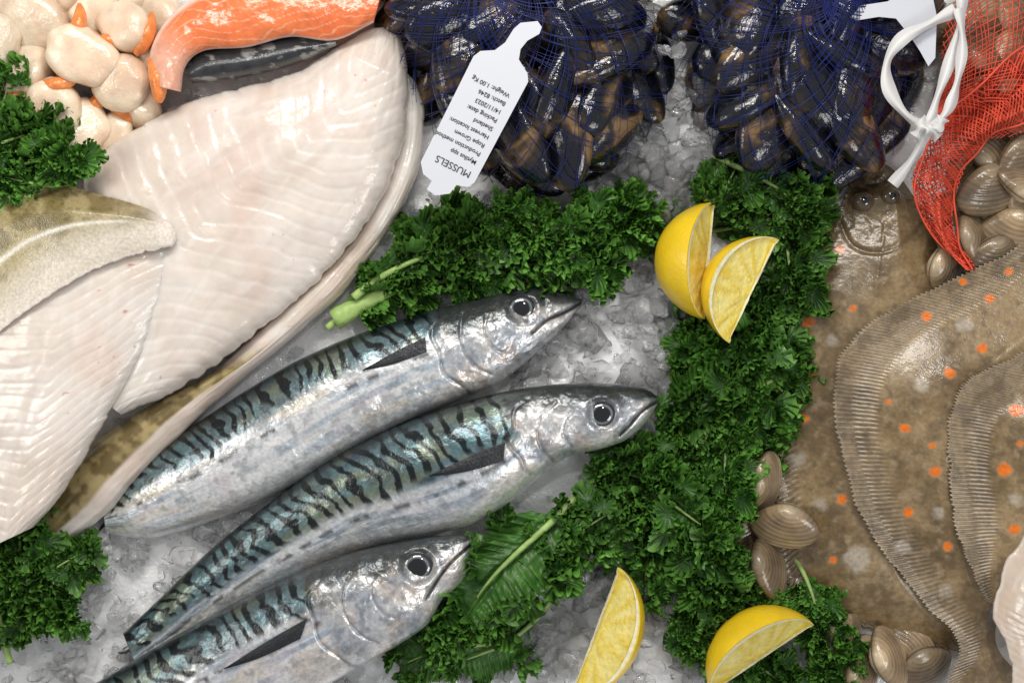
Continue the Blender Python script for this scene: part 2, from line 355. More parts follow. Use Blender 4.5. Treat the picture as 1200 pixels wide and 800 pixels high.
def skc(t,S,PX,PY,U):
    n=fbm(PX/22,PY/22,6); c=mix((.20,.155,.055),(.38,.31,.15),sst(.35,.6,n)); c=mix(c,(.09,.07,.03),sst(.56,.70,fbm(PX/6,PY/6,16))*.45)
    pal=mix((.62,.56,.45),(.76,.69,.59),fbm(PX/20,PY/20,9))
    c=mix(c,pal,sst(.50,.85,S*.8+t*.55-.08+.08*(n-.5)))
    c=mix(c,(.84,.80,.70),np.exp(-((S-.55+.22*t)/.022)**2)*.9*sst(.9,.7,t))
    return mix(c,(.84,.76,.68),np.maximum(sst(.93,.97,S),sst(.86,.97,t)))
loft('skin_flap',[(-60,235),(-10,226),(30,211),(70,214),(110,226),(148,236),(180,247),(199,260),(205,270)],[(-60,425),(-10,396),(30,366),(75,336),(120,312),(158,299),(184,293),(200,289),(207,280)],
 lambda t,S,PX,PY,w:.90+.30*dome(np.clip((PX+60)/272,0,1),.35)+.06*dome(S,.3)-.22*(1-sst(0,.3,S)),lambda t,S,PX,PY,w:.83+.30*dome(np.clip((PX+60)/272,0,1),.35)-.22*(1-sst(0,.3,S)),200,80,M_skin,skc,lambda t,S,PX,PY,w:.04*(fbm(PX/50,PY/50,4,2)-.5),jagR=jg(3,12),parent=fa,label='olive and silver speckled skin side folded over',solid=True)
# ---------- SALMON STEAK
def salc(t,S,PX,PY,U):
    c=mix((.74,.15,.045),(.84,.26,.09),fbm(PX/40,PY/40,2))
    ln=np.abs(((S*6+.9*np.sin(t*9)+2.0*(fbm(PX/36,PY/36,3)-.5))%1)-.5)
    c=mix(c,(.88,.56,.38),sst(.08,.01,ln)*.6)
    c=mix(c,(.76,.40,.28),sst(.26,.1,t)); c=mix(c,(.84,.60,.50),(1-sst(.03,.12,S)))
    return mix(c,(.8,.6,.52),sst(.95,.99,S))
sm=loft('salmon_steak',[(178,100),(176,60),(200,18),(250,-14),(320,-30),(390,-30),(450,-20)],[(212,108),(218,78),(240,60),(290,56),(340,44),(392,48),(438,27)],
 lambda t,S,PX,PY,w:.92+.2*dome(S,.5),lambda t,S,PX,PY,w:.5+0*t,200,60,M_salm,salc,lambda t,S,PX,PY,w:.07*(fbm(PX/25,PY/25,5)-.5),label='orange salmon steak with dark skin edge',cat='salmon steak',solid=True)
loft('skin_edge',[(216,78),(238,60),(290,54),(340,44),(392,46)],[(226,98),(250,96),(300,88),(345,76),(395,54)],
 lambda t,S,PX,PY,w:.68+.26*dome(S,.5),lambda t,S,PX,PY,w:.5+0*t,80,40,M_skin,lambda t,S,PX,PY,U:mix(mix((.008,.010,.014),(.04,.045,.05),fbm(PX/10,PY/10,3)),(.34,.35,.34),sst(.62,.72,fbm(PX/14,PY/9,8)+.12*S)*.7),parent=sm,label='black and silver skin below the flesh')
# ---------- SCALLOPS
def blobmesh(seed,ex,ey,ez):
    u=np.linspace(0,np.pi,34)[:,None]; v=np.linspace(0,2*np.pi,52,endpoint=False)[None,:]
    sx=np.sin(u)**.42; cz=np.sign(np.cos(u))*np.abs(np.cos(u))**.75
    f=1+.34*(fbm(3+np.cos(v)*1.1+0*u,3+np.sin(v)*1.1+u*.4,seed,2)-.5)*1.3
    x=ex*sx*np.cos(v)*f; y=ey*sx*np.sin(v)*f; z=ez*cz*np.ones_like(v)*(1+.3*(fbm(x*2.5+5,y*2.5+5,seed+4,2)-.5))
    return np.stack([x,y,z],-1).reshape(-1,3),gridF(34,52,True),f
scl=[(40,22,44,.62),(98,66,42,.80),(30,84,38,.55),(112,14,36,.5),(-2,116,30,.4),(62,128,36,.7),(146,100,34,.62),(96,152,36,.5),(168,128,26,.4),(172,62,28,.45),(64,178,30,.4),(136,158,28,.35),(150,32,34,.7),(78,36,30,.4),(194,24,30,.4),(-6,50,34,.7),(114,184,28,.3),(62,76,26,.35),(20,-14,34,.5),(75,-18,36,.6),(150,-20,36,.4)]
for i,(x,y,r,z) in enumerate(scl):
    V,F,f=blobmesh(50+i,r/100,r/100*random.uniform(.80,.95),.22)
    R3=np.array(Matrix.Rotation(random.uniform(-.45,.45),3,'X')@Matrix.Rotation(random.uniform(-.45,.45),3,'Y')@Matrix.Rotation(random.uniform(0,6),3,'Z'))
    c0=W(x,y,z)
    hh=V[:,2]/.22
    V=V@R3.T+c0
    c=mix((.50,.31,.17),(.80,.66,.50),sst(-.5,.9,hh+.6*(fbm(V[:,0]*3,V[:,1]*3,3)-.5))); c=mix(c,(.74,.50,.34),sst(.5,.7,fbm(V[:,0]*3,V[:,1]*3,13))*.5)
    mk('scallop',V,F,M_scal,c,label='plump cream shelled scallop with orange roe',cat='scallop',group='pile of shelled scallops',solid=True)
for i,(px,py,an) in enumerate([(66,100,.2),(150,134,-.3),(184,92,1.8),(172,40,1.2),(22,112,2.9),(92,30,1.4),(112,122,.9),(128,48,.3)]):
    par=min([o for o in COL.objects if o.name.startswith('scallop') and o.parent is None],key=lambda o:(o.location-WV(px,py,o.location.z)).length)
    z=max(hit(px,py),.45)-.045; c0=W(px,py,z); k=np.linspace(0,1,18); q=(k-.5)*.5
    cx=q*math.cos(an)-.9*q*q*math.sin(an); cy=q*math.sin(an)+.9*q*q*math.cos(an)
    pts=np.stack([c0[0]+cx,c0[1]+cy,z-.3*np.abs(q)],-1)
    V,F=tube(pts,.10*np.sin(np.pi*(k*.94+.03))**.5*(1.1-.4*k),14)
    mk('roe',V,F,M_roe,parent=par)
# ---------- FLATFISH
def flatfish(label,L,R,z0,h,spots,whites,seed,eyes=(),nt=1100,ns=120,fl=0.,rays=95,t0=0.,headmark=None):
    A,B=resamp([L,R],200)
    WW=np.linalg.norm(B-A,axis=1)/100
    flw=lambda t:fl*np.clip((t-t0)*5,0.02,1)*np.clip((1.0-t)*3.0+.06,0,1)*(.80+.4*vn(t*6,0*t,seed))
    def raysf(t,dl,f):
        q=np.clip(1-dl/np.maximum(f,.01),0,1)
        return np.sin(2*np.pi*(rays*t+.9*(vn(t*26,0*t,seed+2)-.5)-2.6*q)), q
    jagf=(lambda t:1.6*np.sin(2*np.pi*(t*rays+.9*(vn(t*26,0*t,seed+2)-.5)-2.6))+9*(fbm(t*30,0*t,seed,2)-.5)) if fl>0 else None
    def bodyz(t,S,PX,PY,w):
        dl=S*w; dr=(1-S)*w; f=flw(t)
        core=np.clip(np.minimum((dl-f*.35)/1.3,dr/.6),0,1)
        z=z0+.05+h*np.sin(core*np.pi/2)**1.2+.08*(fbm(PX/110,PY/110,seed,2)-.5)
        rf,q=raysf(t,dl,f)
        g=.0045*rf*sst(0,.3,q)+.09*(vn(t*12,0*t,seed+4)-.5)*q**1.3
        z=z+g
        if headmark is not None:
            z=z-.03*np.exp(-(dpoly(PX,PY,smoothline(headmark[0]))/3)**2)-.022*np.exp(-(dpoly(PX,PY,smoothline(headmark[1]))/3.5)**2)+.05*(fbm(PX/14,PY/14,seed+8)-.5)*sst(330,250,PY)+.08*np.exp(-(dpoly(PX,PY,[(1012,236),(1044,230)])/12)**2)
        z=z+.010*np.exp(-((S-.52-.03*np.sin(t*9))/.010)**2)*(t>.12)
        return z
    def colf(t,S,PX,PY,U):
        n=fbm(PX/40,PY/40,seed); n2=fbm(PX/9,PY/9,seed+1)
        body=mix((.160,.105,.045),(.30,.21,.105),sst(.3,.7,n)); body=mix(body,(.38,.29,.18),sst(.54,.74,n2)*.4); body=mix(body,(.075,.05,.024),sst(.54,.72,fbm(PX/11,PY/11,seed+7))*.45)
        c=body
        ww=np.interp(t[:,0],np.linspace(0,1,200),WW)[:,None]; dl=S*ww; f=flw(t)
        rf,q=raysf(t,dl,f)
        infin=sst(.0,.45,q)*(fl>0)
        ray=sst(.5,1.,rf)*(.2+.8*fbm(t*60,q*4,seed+9))
        mem=mix(body*.88,(.20,.15,.095),.35*np.ones_like(t))
        fc=mix(mem,(.50,.41,.29),ray*.72)
        fc=mix(fc,(.08,.055,.03),sst(.48,.66,fbm(PX/16,PY/16,seed+12))*.5)
        c=mix(c,fc,infin)
        for (x,y,r) in spots:
            d=np.hypot((PX-x),(PY-y)*1.1)+6*(n2-.5)
            c=mix(c,(.40,.30,.18),sst(r+4,r,d)*.4); c=mix(c,(.74,.17,.008),sst(r+1.3,r-.7,d))
        for (x,y,r) in whites:
            d=np.hypot(PX-x,PY-y)+14*(n2-.5); c=mix(c,(.50,.45,.37),sst(r+3,r-6,d)*.6)
        c=mix(c,(.52,.45,.36),np.exp(-(dl/.015)**2)*.5)
        if headmark is not None:
            c=mix(c,(.03,.02,.015),np.exp(-(dpoly(PX,PY,smoothline(headmark[0]))/2.4)**2)*.7)
            c=mix(c,(.05,.035,.02),np.exp(-(dpoly(PX,PY,smoothline(headmark[1]))/3.2)**2)*.45)
            c=mix(c,(.05,.036,.02),sst(310,230,PY)*.5)
        return c
    ob=loft('flatfish',L,R,bodyz,lambda t,S,PX,PY,w:z0+0*t-.02,nt,ns,M_flat,colf,jag=jagf,label=label,cat='fish',group='flatfish laid over clams',solid=True)
    for (x,y,r) in eyes:
        z=hit(x,y)-.03; nr,na=12,24
        rr=np.linspace(0,1,nr)[:,None]; aa=np.linspace(0,2*np.pi,na,endpoint=False)[None,:]
        X=rr*np.cos(aa)*r/100; Y=rr*np.sin(aa)*r/100*.85; Z=(np.sqrt(np.clip(1-rr**2,0,1))-.15)*r/100*.9*np.ones_like(aa)
        P=W(x+0*X,y+0*X,z)+np.stack([X,Y,Z],-1); r2=rr*np.ones_like(aa)
        c=mix((.01,.012,.014),(.09,.07,.04),sst(.30,.42,r2)); c=mix(c,(.12,.085,.05),sst(.5,.8,r2))
        mk('eye',P.reshape(-1,3),gridF(nr,na,True),M_eye,c.reshape(-1,3),parent=ob)
    return ob
flatfish('brown flatfish with orange spots, head resting on clams',
 [(1020,190),(1004,200),(992,226),(966,266),(932,308),(906,358),(900,440),(902,520),(910,600),(920,680),(985,724),(1060,744),(1120,762)],
 [(1034,190),(1050,202),(1072,232),(1094,270),(1108,330),(1130,380),(1150,450),(1155,520),(1155,580),(1150,640),(1145,690),(1140,730),(1135,765)],
 .12,.30,[(985,292,5),(948,378,6),(944,490,5),(987,584,6),(925,330,3.5),(1000,360,4),(955,440,3.5),(975,655,4)],[(1005,655,16),(935,540,10),(975,400,8),(960,590,9),(1000,480,9)],61,eyes=[(1012,236,14),(1044,230,12)],fl=.34,rays=100,t0=.25,
 headmark=([(1004,206),(1016,216),(1032,214),(1046,204)],[(985,262),(1000,288),(1030,296),(1060,285),(1082,262)]))
flatfish('large flatfish with frilled fin and bright orange spots',
 [(1260,215),(1225,262),(1180,298),(1120,326),(1045,362),(998,398),(978,440),(981,510),(1003,590),(1038,652),(1085,708),(1114,738),(1124,764),(1104,806),(1080,850)],
 [(1330,300),(1330,340),(1330,380),(1320,420),(1300,460),(1280,500),(1260,540),(1240,580),(1225,620),(1208,660),(1190,700),(1168,732),(1172,764),(1206,800),(1235,840)],
 .54,.32,[(1086,371,6),(1160,350,5),(1112,437,6),(1064,600,6),(1096,552,6),(1092,522,4),(1060,502,5),(1073,708,8),(1110,640,5),(1150,408,6),(1042,470,4),(1128,330,4),(1182,318,4)],[(1130,380,9),(1080,450,9),(1060,640,8),(1100,600,7),(1110,690,8)],71,fl=.60,rays=158)
flatfish('brown flatfish with rippled fin edge overlapping another',
 [(1290,350),(1240,388),(1195,415),(1150,436),(1120,462),(1110,510),(1113,570),(1124,630),(1142,675),(1160,705)],
 [(1400,420),(1390,450),(1380,480),(1370,510),(1350,550),(1330,590),(1300,620),(1270,650),(1230,690),(1190,720)],
 .94,.26,[(1191,480,8),(1178,550,8),(1190,620,6),(1196,520,4)],[(1190,585,9)],81,fl=.70,rays=100,nt=760)
loft('fish_fillet',[(1240,590),(1204,620),(1184,655),(1166,695),(1164,722),(1178,755),(1188,795),(1195,830)],[(1310,640),(1310,680),(1310,700),(1310,720),(1310,750),(1310,780),(1310,810),(1310,830)],lambda t,S,PX,PY,w:1.17+.06*dome(S),lambda t,S,PX,PY,w:1.1+0*t,120,50,M_flesh,fleshcol(91,a=(.58,.46,.35),b=(.70,.60,.48)),fdz(92),jag=jg(8,3,10),label='pale pink piece of fish on flatfish',cat='fish fillet',solid=True)
# ---------- CLAMS
def clam_arrays():
    nu,nv=64,72
    u=np.linspace(0,np.pi,nu)[:,None]; v=np.linspace(0,2*np.pi,nv,endpoint=False)[None,:]
    su=np.sin(u)**.9
    y=.26*su*np.sin(v); x=.36*su*np.cos(v)*(1-.28*np.clip(y/.26,0,1)**1.4)+.05*y; zz=np.cos(u)*np.ones_like(v)
    ux,uy=.05,.27
    d=np.hypot((x-ux)*.72,y-uy)
    z=np.sign(zz)*np.abs(zz)**.95*(.11+.06*np.exp(-(d/.15)**2))
    rph=d*130+2.0*fbm(x*6+4,y*6+4,2)
    z+=np.sign(zz)*.0026*np.sin(rph)*sst(.0,.3,np.abs(zz))
    rb=np.sin(rph)*.5+.5
    c=mix((.21,.14,.075),(.46,.35,.21),fbm(d*12,x*3+7,3)); c=mix(c,(.085,.055,.03),(1-rb)**2*.4)
    c=mix(c,(.56,.47,.33),sst(.16,.0,d)*.5); c=mix(c,(.10,.065,.04),sst(.46,.62,vn(d*11,0*d,4))*.55)
    c=mix(c,(.025,.018,.012),np.exp(-(zz/.05)**2)*.9)
    z=z-.02*np.exp(-(zz/.05)**2)
    return np.stack([x,y,z],-1).reshape(-1,3),gridF(nu,nv,True),c.reshape(-1,3)
CV,CF,CC=clam_arrays()
clam0=mk('clam',CV,CF,M_clam,CC,origin=(0,0,0)); cme=clam0.data; bpy.data.objects.remove(clam0)
def place(me,name,px,py,z,rx,ry,rz,sc,label,cat,group):
    o=bpy.data.objects.new(name,me); COL.objects.link(o); o.location=WV(px,py,z)
    o.rotation_euler=(rx,ry,rz); o.scale=(sc,)*3 if not isinstance(sc,tuple) else sc
    o['label']=label; o['category']=cat; o['group']=group; return o
cl=[(896,566,.35,.9,1.5,1.1),(920,616,.5,.5,-.15,1.1),(900,664,.4,.8,1.7,1.05),(985,745,.35,.6,.8,.9),(1042,770,.4,.8,1.9,1.05),(1160,222,.6,.4,.3,1.15),(1198,185,.65,.6,.6,1.05),(1190,272,.5,.5,-.2,1.15),(1142,280,.4,.8,1.8,1.05),(1108,315,.3,.7,1.4,1.),(1175,245,.35,.3,.9,1.),(1130,240,.3,.5,.2,1.),(1010,765,.15,.3,.1,.9),(880,620,.15,.4,.9,.9),(950,700,.1,.4,2.2,.9),(1082,782,.3,.5,.5,1.),(1008,795,.3,.6,1.2,.95),(1065,752,.15,.3,2.5,.9),
 (1150,30,.75,.6,.4,1.2),(1185,70,.8,.6,1.2,1.2),(1130,80,.7,.5,2,1.1),(1190,15,.75,.5,2.2,1.1),(1165,105,.7,.6,.1,1.1),(1120,30,.6,.8,.6,1.1),(1195,130,.6,.4,1.8,1.1),(870,590,.1,.3,.5,.8),(1205,235,.5,.3,1.4,1.1),(1165,175,.55,.3,2.4,1.1),(1155,60,.85,.5,2.6,1.1),(1215,95,.7,.4,.6,1.2),(1222,40,.7,.4,.1,1.2),(1160,-5,.7,.3,1,1.2),(1135,200,.35,.4,1,1),(1120,110,.5,.4,1,1),(1200,215,.7,.8,2.8,1.0),(1165,300,.45,.7,.3,1.0),(1200,300,.3,.4,1.3,1.1)]
for (x,y,z,tl,rz,sc) in cl:
    o=place(cme,'clam',x,y,z,tl*.9,random.uniform(-.35,.35),rz,sc,'brown ridged clam among flatfish and ice','clam','loose brown clams')
    bm=[tuple((o.matrix_basis@Vector(v))) for v in CV.tolist()]; SOL.append(BVHTree.FromPolygons(bm,[tuple(f) for f in CF]))
# ---------- MUSSELS
def mussel_arrays():
    nu,nv=36,40
    u=np.linspace(0,1,nu)[:,None]; v=np.linspace(0,2*np.pi,nv,endpoint=False)[None,:]
    x=(u-.5)*.98+0*v
    w=.32*np.sin(np.pi*u**.8)**.5*(.58+.55*u)/.95
    y=w*np.cos(v)+.05*np.sin(np.pi*u)-.05
    sv=np.sin(v); z=np.sign(sv)*np.abs(sv)**.85*w*.60
    z=z-.02*np.sign(sv)*np.exp(-(sv/.10)**2)
    z=z*(1+.008*np.sin(u*60))
    return np.stack([x,y,z],-1).reshape(-1,3),gridF(nu,nv,True)
MV,MF=mussel_arrays()
m0=mk('mussel',MV,MF,M_mus,None,origin=(0,0,0)); mme=m0.data; bpy.data.objects.remove(m0)
def inpoly(x,y,P):
    r=False; n=len(P)
    for i in range(n):
        x1,y1=P[i]; x2,y2=P[(i+1)%n]
        if (y1>y)!=(y2>y) and x<(x2-x1)*(y-y1)/(y2-y1)+x1: r=not r
    return r
bags=[([(450,-30),(735,-30),(760,30),(790,80),(772,130),(735,185),(690,215),(620,228),(560,212),(515,160),(480,90)],(590,-25)),
      ([(795,-30),(1065,-30),(1075,60),(1068,130),(1040,185),(975,225),(905,212),(850,192),(815,130),(790,60)],(975,-15))]
def pd(x,y,P):
    return float(dpoly(np.array(x),np.array(y),list(P)+[P[0]]))
for bi,(P,G) in enumerate(bags):
    loc=[]
    xs=[p[0] for p in P]; ys=[p[1] for p in P]
    cxp=sum(xs)/len(xs); cyp=sum(ys)/len(ys)
    PN=[(cxp+(a-cxp)*1.05,cyp+(b-cyp)*1.05) for a,b in P]
    for layer in range(3):
        y=min(ys)
        while y<max(ys):
            x=min(xs)+(layer*20)
            while x<max(xs):
                jx=x+random.uniform(-12,12); jy=y+random.uniform(-9,9)
                if inpoly(jx,jy,P) and (pd(jx,jy,P)>(14,20,30)[layer] or jy<20):
                    d=min(pd(jx,jy,P) if jy>60 else 80,80)/80
                    z=(.15+.1*d,.28+.3*math.sqrt(d),.42+.6*math.sqrt(d))[layer]
                    loc.append((jx,jy,z))
                x+=(54,54,56)[layer]
            y+=(46,46,46)[layer]
    for (x,y,z) in loc:
        a=math.atan2(-(y-G[1]),(x-G[0]))+random.gauss(0,.7)+(math.pi if random.random()<.4 else 0)
        if pd(x,y,P)<40 and y>40: a=math.atan2(-(y-cyp),(x-cxp))+math.pi/2+random.gauss(0,.3)
        o=place(mme,'mussel',x,y,z+random.uniform(-.06,.06),random.uniform(-1.1,1.1),random.uniform(-.3,.3),a,random.uniform(1.05,1.3) if pd(x,y,P)>40 else .95,'glossy blue black mussel inside blue netting','mussel','mussels packed in blue net bags')
        bm=[tuple((o.matrix_basis@Vector(v))) for v in MV.tolist()]; SOL.append(BVHTree.FromPolygons(bm,[tuple(f) for f in MF]))
    gx=np.arange(min(xs)-20,max(xs)+30,8.); gy=np.arange(min(ys)-10,max(ys)+30,8.)
    Z=np.array([[hit(a,b,.1) for b in gy] for a in gx])
    from numpy.lib.stride_tricks import sliding_window_view as sw
    Z=sw(np.pad(Z,1,mode='edge'),(3,3)).max((2,3))
    Z=sw(np.pad(Z,1,mode='edge'),(3,3)).mean((2,3))
    def zf(x,y,gx=gx,gy=gy,Z=Z):
        fx=np.clip((x-gx[0])/8,0,len(gx)-1.001); fy=np.clip((y-gy[0])/8,0,len(gy)-1.001); i=int(fx); j=int(fy); a=fx-i; b=fy-j
        return (Z[i,j]*(1-a)+Z[i+1,j]*a)*(1-b)+(Z[i,j+1]*(1-a)+Z[i+1,j+1]*a)*b
    NV=[];NF=[];off=0
    NTH=52
    for fam in (1,-1):
        for k in range(NTH*2):
            a0=k/NTH*math.pi
            seg=[]; r=14.
            while r<340:
                a=a0+fam*.75*math.log(r/14)+.04*math.sin(r*.035+k)+.05*math.sin(k*2.3)
                x=G[0]+r*math.cos(a)*1.1+3*math.sin(r*.05+k*.3); y=G[1]+r*math.sin(a)
                ok=inpoly(x,y,PN) and y>-25 and (y<50 or zf(x,y)>.30)
                if ok: seg.append(tuple(W(x,y,zf(x,y)+.008)))
                if not ok or r+4.5>=340:
                    if len(seg)>3:
                        V,F=tube(seg,.0040,3,off); NV.append(V); NF.extend(F); off+=len(V)
                    seg=[]
                r+=4.5
    mk('net_bag',np.vstack(NV),NF,M_blue,label='blue mesh net bag stretched over mussels',cat='net bag',group='net bags of shellfish')
# ---------- RED NET BAG
Lr=[(1260,20),(1200,58),(1135,108),(1088,168),(1072,215),(1090,272),(1134,314)]; Rr=[(1260,110),(1205,138),(1165,160),(1132,190),(1119,235),(1123,282),(1140,316)]
A,B=resamp([Lr,Rr],320)
NV=[];NF=[];off=0
def fz(i,s): return max(1.12-.50*i/319+.09*math.sin(s*8+i*.016)+.02*math.sin(s*23+2),.3)
for fam in (1,-1):
    for k in range(14):
        seg=[]
        for i in range(320):
            s=k/7+fam*i/319*9
            s=s%2; s=s if s<1 else 2-s
            p=A[i]*(1-s)+B[i]*s
            seg.append(tuple(W(p[0]+3*math.sin(i*.05+s*5),p[1]+2*math.sin(i*.09+k),fz(i,s))))
        V,F=tube(seg,.0085,3,off); NV.append(V); NF.extend(F); off+=len(V)
for s in (0,1):
    seg=[tuple(W(*(A[i]*(1-s)+B[i]*s+2.5*math.sin(i*.07+s*9)),fz(i,s)+.008)) for i in range(320)]
    V,F=tube(seg,.013,4,off); NV.append(V); NF.extend(F); off+=len(V)
for fam in (1,-1):
    for k in range(10):
        seg=[]
        for i in range(320):
            s=k/5+fam*i/319*7+.3
            s=s%2; s=s if s<1 else 2-s
            s=.1+.75*s
            p=A[i]*(1-s)+B[i]*s
            seg.append(tuple(W(p[0]+3*math.sin(i*.04+s*3),p[1],fz(i,s)-.10)))
        V,F=tube(seg,.0075,3,off); NV.append(V); NF.extend(F); off+=len(V)
PR=[(1095,150),(1100,90),(1105,40),(1120,-30),(1260,-30),(1260,150),(1150,165)]
G=(1092,158)
zc_={}
for fam in (1,-1):
    for k in range(120):
        a0=k/120*2*math.pi; seg=[]; r=10.
        while r<260:
            a=a0+fam*.6*math.log(r/10)+.02*math.sin(k+r*.05); x=G[0]+r*math.cos(a); y=G[1]+r*math.sin(a)
            ok=inpoly(x,y,PR)
            if ok:
                key=(int(x/12),int(y/12))
                if key not in zc_: zc_[key]=max(hit(key[0]*12+dx,key[1]*12+dy) for dx in (0,6,12) for dy in (0,6,12))
                seg.append([x,y,max(.62+.2*math.sin(min(r/160,1)*1.6),zc_[key]+.02)])
            if not ok or r+5>=260:
                if len(seg)>3:
                    q=np.array(seg); zz=np.convolve(np.pad(q[:,2],2,mode='edge'),np.ones(5)/5,'valid')
                    V,F=tube(W(q[:,0],q[:,1],zz+.02),.0078,3,off); NV.append(V); NF.extend(F); off+=len(V)
                seg=[]
            r+=5
mk('net_bag',np.vstack(NV),NF,M_red,label='red mesh net bag of clams tied at neck',cat='net bag',group='net bags of shellfish')
# ---------- RIBBONS
def ribbon(name,pts,wd,z,par=None,matl=M_white,**kw):
    p=smoothline(pts,40); d=np.gradient(p[:,:2],axis=0); d/=np.linalg.norm(d,axis=1)[:,None]+1e-9; n=np.stack([-d[:,1],d[:,0]],-1)
    k=np.linspace(0,1,40); w_=wd*(.75+.25*np.cos(k*19))
    S=np.linspace(-1,1,7)
    PX=p[:,0:1]+n[:,0:1]*S*w_[:,None]/2; PY=p[:,1:2]+n[:,1:2]*S*w_[:,None]/2
    Z=(p[:,2:3] if p.shape[1]>2 else z)+.04*np.cos(S*2)[None,:]+.03*np.sin(k*12)[:,None]*S[None,:]
    V1=W(PX,PY,Z).reshape(-1,3); V2=W(PX,PY,Z-.012).reshape(-1,3)
    F=gridF(40,7,False)+[tuple(reversed(f)) for f in gridF(40,7,False,280)]
    return mk(name,np.vstack([V1,V2]),F,matl,parent=par,**kw)
rb=ribbon('plastic_tie',[(1128,-5,1.35),(1125,30,1.35),(1112,75,1.4),(1098,115,1.45),(1088,150,1.45),(1070,185,1.3),(1046,216,1.1)],15,1.4,label='white plastic tie knotted round the net bag neck',cat='plastic tie')
ribbon('tie_loop',[(1088,152,1.4),(1062,135,1.4),(1042,105,1.4),(1040,72,1.4),(1058,45,1.45),(1090,28,1.45),(1120,12,1.45)],17,1.4,rb)
ribbon('tie_loop',[(1088,150,1.48),(1110,130,1.5),(1122,95,1.5),(1128,50,1.5),(1124,10,1.5)],14,1.4,rb)
ribbon('knot',[(1078,140,1.5),(1088,150,1.58),(1100,148,1.58),(1106,138,1.5)],16,1.5,rb)
ribbon('knot',[(1100,162,1.5),(1090,152,1.6),(1080,150,1.58),(1072,160,1.5)],14,1.5,rb)
def plate(name,poly,z,th,m,**kw):
    n=len(poly); P=np.array(poly,float)
    V=np.vstack([W(P[:,0],P[:,1],z),W(P[:,0],P[:,1],z-th)])
    F=[tuple(range(n)),tuple(range(2*n-1,n-1,-1))]+[(i,(i+1)%n,n+(i+1)%n,n+i) for i in range(n)]
    return mk(name,V,F,m,smooth=False,**kw)
plate('packing_label',[(983,3),(1000,8),(1040,2),(1058,-8),(1092,-8),(1098,20),(1096,68),(1088,78),(1078,60),(1066,42),(1050,22),(1030,20),(1005,24),(990,18)],1.35,.012,M_tag,label='white plastic packing label on mussel bag',cat='label')
TZ=1.52
tag=plate('packing_label',[(493,190),(555,66),(563,60),(580,59),(592,50),(602,34),(610,27),(630,25),(635,32),(632,40),(618,48),(610,58),(608,70),(618,86),(619,96),(556,214),(549,219),(535,217),(527,227),(510,229),(500,222),(506,212),(496,204)],TZ,.014,M_tag,label='white packing label printed with mussel details',cat='label')
def text(body,px,py,size,bold=0):
    cu=bpy.data.curves.new('txt','FONT'); cu.body=body; cu.size=size; cu.extrude=.0015; cu.offset=bold
    ob=bpy.data.objects.new('txt',cu); COL.objects.link(ob); bpy.context.view_layer.update()
    me=bpy.data.meshes.new_from_object(ob.evaluated_get(bpy.context.evaluated_depsgraph_get())); bpy.data.objects.remove(ob)
    me.materials.clear(); me.materials.append(M_ink)
    o=bpy.data.objects.new('printed_text',me); COL.objects.link(o); o.parent=tag
    o.location=WV(px,py,TZ+.005)-tag.location; o.rotation_euler=(0,0,math.radians(153.5))
text('MUSSELS',553,202,.108,0)
for i,l in enumerate(['Mytilus spp','Production method:','Rope Grown','Harvest location:','Shetland','Packing date:','14/11/2023','Batch: 8246','Weight: 1.00 Kg']):
    text(l,559+i*4.9,189-i*9.8,.068,.0004)
# ---------- steel divider
plate('metal_tray_edge',[(480,248),(950,258),(950,264),(480,254)],.32,.4,M_steel,label='thin steel tray edge between ice and mussel bags',cat='tray edge')
